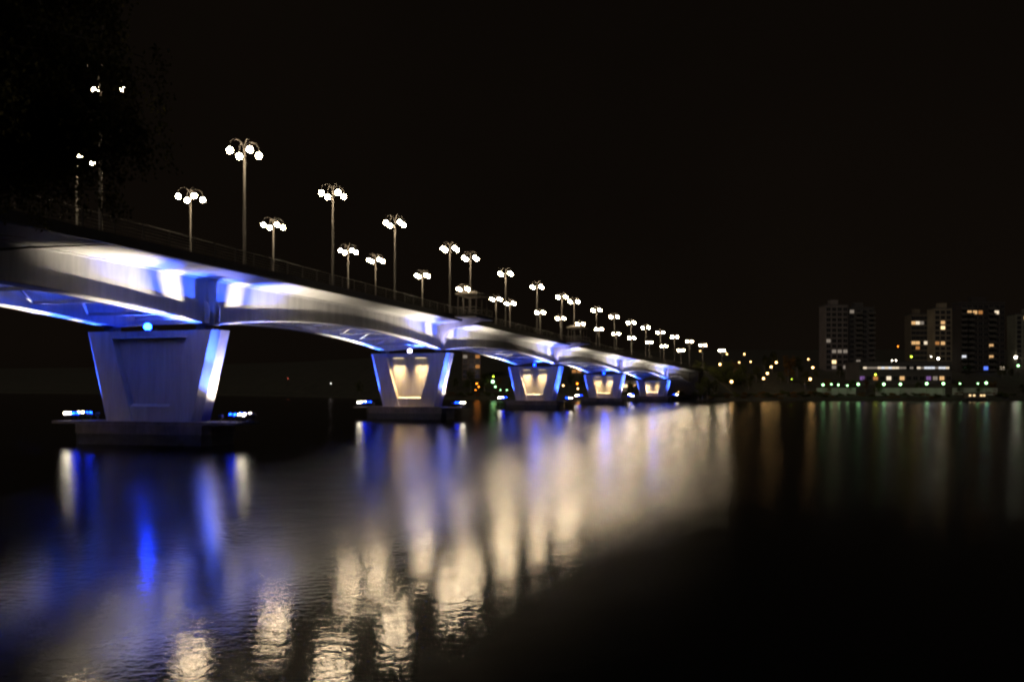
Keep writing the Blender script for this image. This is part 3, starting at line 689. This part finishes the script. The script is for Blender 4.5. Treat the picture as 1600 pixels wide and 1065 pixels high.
for a_, b_, lab in ((1284, 1345, 'left'), (1376, 1482, 'middle'), (1494, 1562, 'right')):
    xa, xb = [(q_ - 800) / FPX * 273 for q_ in (a_, b_)]
    ya, yb = interp(xa, SHORE) + 11.5, interp(xb, SHORE) + 11.5
    e = empty('retaining_wall', ((xa + xb) / 2, (ya + yb) / 2, 1.0))
    tag(e, f'low pale promenade wall lit green by lamps on the right-hand shore, {lab} stretch', 'wall', 'promenade walls')
    n_ = int((xb - xa) / 3.0)
    for k in range(n_):
        x0, x1 = xa + (xb - xa) * k / n_, xa + (xb - xa) * (k + 1) / n_ - .06
        y0, y1 = ya + (yb - ya) * k / n_, ya + (yb - ya) * (k + 1) / n_
        mb = MB(); mb.loft([[(x0, y0, z), (x1, y1, z), (x1, y1 + .4, z), (x0, y0 + .4, z)] for z in (.5, 4.4)])
        mb.build('panel', wallm((0.30, 0.30, 0.27)), e, origin=e.location)

# cabin boat moored at the right-hand shore
p = at_px(1526, 617, 257)
e = empty('moored_boat', (p.x, 257, 0)); tag(e, 'small dark cabin boat with yellow lit windows moored at the right-hand shore', 'boat')
MB().loft([[(-3.6, -.5, -.2), (2.8, -.5, -.2), (3.4, 0.7, -.2), (2.8, 1.9, -.2), (-3.6, 1.9, -.2)], [(-3.9, -.8, 1.0), (3.1, -.8, 1.1), (4.3, .7, 1.3), (3.1, 2.2, 1.1), (-3.9, 2.2, 1.0)]]).build('hull', M['black'], e)
MB().box(-3.0, 2.9, -.4, 1.8, 1.05, 2.7).build('cabin', wallm((0.12, 0.10, 0.08)), e)
MB().box(-3.2, 3.1, -.6, 2.0, 2.704, 2.82).build('cabin_roof', M['black'], e)
for px, kd in ((1515.6, 'bright'), (1522, 'bright'), (1533, 'bright'), (1537.5, 'bright')):
    q = at_px(px, 617.5, 256.55); link('window', window_mesh(kd, .7, .55), e, (q.x - p.x, -.45, q.z))

# shore trees and bushes
def crown_mesh(name, seed, n_leaf, rx, rz, m, leaf=0.55, lobes=9):
    rnd = random.Random(seed); mb = MB()
    L = [(Vector((rnd.uniform(-.6, .6) * rx, rnd.uniform(-.6, .6) * rx, rnd.uniform(-.7, .75) * rz)), rnd.uniform(.35, .62)) for _ in range(lobes)]
    for k in range(n_leaf):
        c, r = L[k % lobes]
        v = Vector((rnd.gauss(0, 1), rnd.gauss(0, 1), rnd.gauss(0, 1))).normalized() * (rnd.random() ** 0.4)
        p = c + Vector((v.x * rx * r, v.y * rx * r, v.z * rz * r * .8))
        a = Vector((rnd.gauss(0, 1), rnd.gauss(0, 1), rnd.gauss(0, .6))).normalized(); b = a.orthogonal().normalized()
        sz = leaf * rnd.uniform(.5, 1.1)
        i = len(mb.v)
        mb.v += [tuple(p - a * sz * .5), tuple(p + b * sz * .3), tuple(p + a * sz * .5), tuple(p - b * sz * .3)]
        mb.face((i, i + 1, i + 2, i + 3))
    return mb.mesh(name, m)
CR = [crown_mesh('shore_crown', 11 + k, 900, 2.6, 3.6, M['leaf_autumn'] if k == 3 else M['leaf_far']) for k in range(4)]
TR = []
for k in range(3):
    mb = MB(); rnd = random.Random(40 + k)
    mb.tube([(0, 0, -.5), (.1, 0, 2.5), (rnd.uniform(-.3, .3), .1, 6.5)], [.2, .15, .04], 7)
    for j in range(6):
        a = rnd.uniform(0, 6.28); z = rnd.uniform(2.3, 5.0)
        mb.tube([(0.05, 0, z), (math.cos(a) * 1.7, math.sin(a) * 1.7, z + 1.4)], [.07, .02], 5)
    TR.append(mb.mesh('shore_trunk', M['bark'], True))
spots = []
rnd = random.Random(5)
for px in [562, 600, 655, 712, 735, 757, 779, 806, 850, 890, 912, 930, 960, 985, 1012, 1066, 1080, 1092, 1102, 1112, 1120, 1131, 1139, 1150, 1160, 1170, 1182, 1195, 1207, 1220, 1232, 1246, 1258, 1275, 1292, 1312, 1332, 1352, 1372, 1392, 1404, 1420, 1436, 1458, 1480, 1499, 1512, 1530, 1552, 1566, 1580, 1596]:
    Y = None
    xx = (px - 800) / FPX * 285
    sy = interp(xx, SHORE)
    if 1066 <= px <= 1260: Yd = rnd.choice([14, 24, 36, 52, 66])
    elif px > 1270: Yd = rnd.choice([12, 45, 48, 20])
    else: Yd = rnd.choice([10, 16, 26])
    spots.append((px, sy + Yd, rnd.uniform(.55, 1.25) if px < 1270 else rnd.uniform(.45, .75)))
for k, (px, Y, sc) in enumerate(spots):
    x = (px - 800) / FPX * Y
    e = empty('shore_tree', (x, Y, far_ground(x, Y) - .2), rnd.uniform(0, 6)); e.scale = (sc, sc, sc * rnd.uniform(.9, 1.15))
    tag(e, f'dark leafy tree on the far shore, {ordinal(k + 1)} from the left', 'tree', 'trees along the far shore')
    link('trunk', TR[k % 3], e); link('crown', CR[rnd.choice([0, 1, 2, 2, 1, 3])], e, (0, 0, 5.2))
for k in range(16):
    s = 160 + k * 2.4; off = -1.6 - rnd.random() * (3.0 if k < 6 else 5.5)
    q = P(s, off, 0); q.z = max(far_ground(q.x, q.y), 0.8 + (0 if s < 170 else max(0, 5.5 + off) * 1.4))
    e = empty('embankment_tree', q, rnd.uniform(0, 6)); sc = rnd.uniform(.6, 1.05); e.scale = (sc, sc, sc)
    tag(e, f'dark tree beside the far end of the bridge, {ordinal(k + 1)} along the road bank', 'tree', 'trees beside the road bank')
    link('trunk', TR[k % 3], e); link('crown', CR[rnd.choice([0, 1, 2])], e, (0, 0, 5.0))
BU = [crown_mesh('bush_crown', 71 + k, 500, 1.7, 1.1, M['leaf_far'] if k else M['leaf_autumn'], .4, 6) for k in range(3)]
bx = list(range(706, 800, 14)) + list(range(1062, 1290, 9)) + list(range(1295, 1600, 17))
for k, px in enumerate(bx):
    xx = (px - 800) / FPX * 283; Y = interp(xx, SHORE) + rnd.uniform(2.5, 7); x = (px - 800) / FPX * Y
    o = link('shore_bush', BU[k % 3], None, (x, Y, far_ground(x, Y) + .6), (0, 0, rnd.uniform(0, 6))); s_ = rnd.uniform(.7, 1.3); o.scale = (s_ * 1.2, s_, s_ * rnd.uniform(.7, 1.1))
    tag(o, f'low dark bush at the far waterline, {ordinal(k + 1)} from the left', 'bush', 'bushes along the far waterline')

# ------------------------------------------------------------------ birch leaning in from the near bank at top left
rnd = random.Random(21)
tx, ty = -12.4, 12.4
tz = near_ground(tx, ty)
tree = empty('birch_tree', (tx, ty, tz))
tag(tree, 'dark birch with hanging foliage silhouetted at the top left in front of the bridge', 'tree')
mb = MB()
trunk_pts = [Vector((0, 0, -.5)), Vector((.1, .1, 2.5)), Vector((.35, .2, 5.5)), Vector((.55, .3, 9)), Vector((.6, .4, 12)), Vector((.5, .4, 14.5))]
mb.tube(trunk_pts, [.24, .2, .16, .12, .07, .02], 10)
mb.build('trunk', M['bark'], tree, True)
limbs = MB(); tw = MB(); leaves = MB()
def add_leaf(p):
    a = Vector((rnd.gauss(0, .5), rnd.gauss(0, .5), -1 + rnd.gauss(0, .5))).normalized()
    b = a.cross(Vector((rnd.gauss(0, 1), rnd.gauss(0, 1), rnd.gauss(0, .4)))).normalized()
    l = rnd.uniform(.06, .1); ww = l * .36; i = len(leaves.v)
    leaves.v += [tuple(p), tuple(p + a * l * .4 + b * ww), tuple(p + a * l), tuple(p + a * l * .4 - b * ww)]
    leaves.face((i, i + 1, i + 2, i + 3))
for k in range(70):
    z = rnd.uniform(5.0, 11.2)
    st = Vector((.1 + .05 * z, .03 * z, z)) if z < 13 else Vector((.6, .4, 13))
    a = rnd.uniform(-0.9, 1.15) if k % 4 else rnd.uniform(1.3, 5.2)
    ln = (6.0 if k % 4 else 3.4) * rnd.uniform(.62, 1.0)
    d = Vector((math.cos(a), math.sin(a), rnd.uniform(.2, .55)))
    sag = .5 if z < 7 else 1.3
    pts = [st + d * ln * t + Vector((0, 0, -sag * t * t)) for t in (0, .25, .5, .75, 1.0)]
    limbs.tube(pts, [.055, .045, .032, .02, .008], 5)
    for j in range(62):
        t = rnd.uniform(.15, 1.0)
        p0 = st + d * ln * t + Vector((0, 0, -sag * t * t))
        p0 += Vector((rnd.gauss(0, .2), rnd.gauss(0, .32), rnd.gauss(0, .15)))
        L = rnd.uniform(.4, 1.5)
        zmin = 7.75 - tz + rnd.uniform(-.1, .9)
        if p0.z < zmin + .3: continue
        L = min(L, p0.z - zmin)
        dr = Vector((rnd.gauss(.1, .25), rnd.gauss(0, .25), -1)).normalized()
        p1 = p0 + dr * L * .5 + Vector((rnd.gauss(0, .1), rnd.gauss(0, .1), 0)); p2 = p0 + dr * L
        if j % 2 == 0: tw.tube([p0, p1, p2], [.006, .005, .003], 3)
        for q in range(int(L * 78)):
            u = rnd.random()
            base = p0.lerp(p1, u * 2) if u < .5 else p1.lerp(p2, u * 2 - 1)
            add_leaf(base + Vector((rnd.gauss(0, .1), rnd.gauss(0, .1), rnd.gauss(0, .05))))
limbs.build('limbs', M['bark'], tree, True)
tw.build('twigs', M['bark'], tree)
leaves.build('crown', M['leaf'], tree)
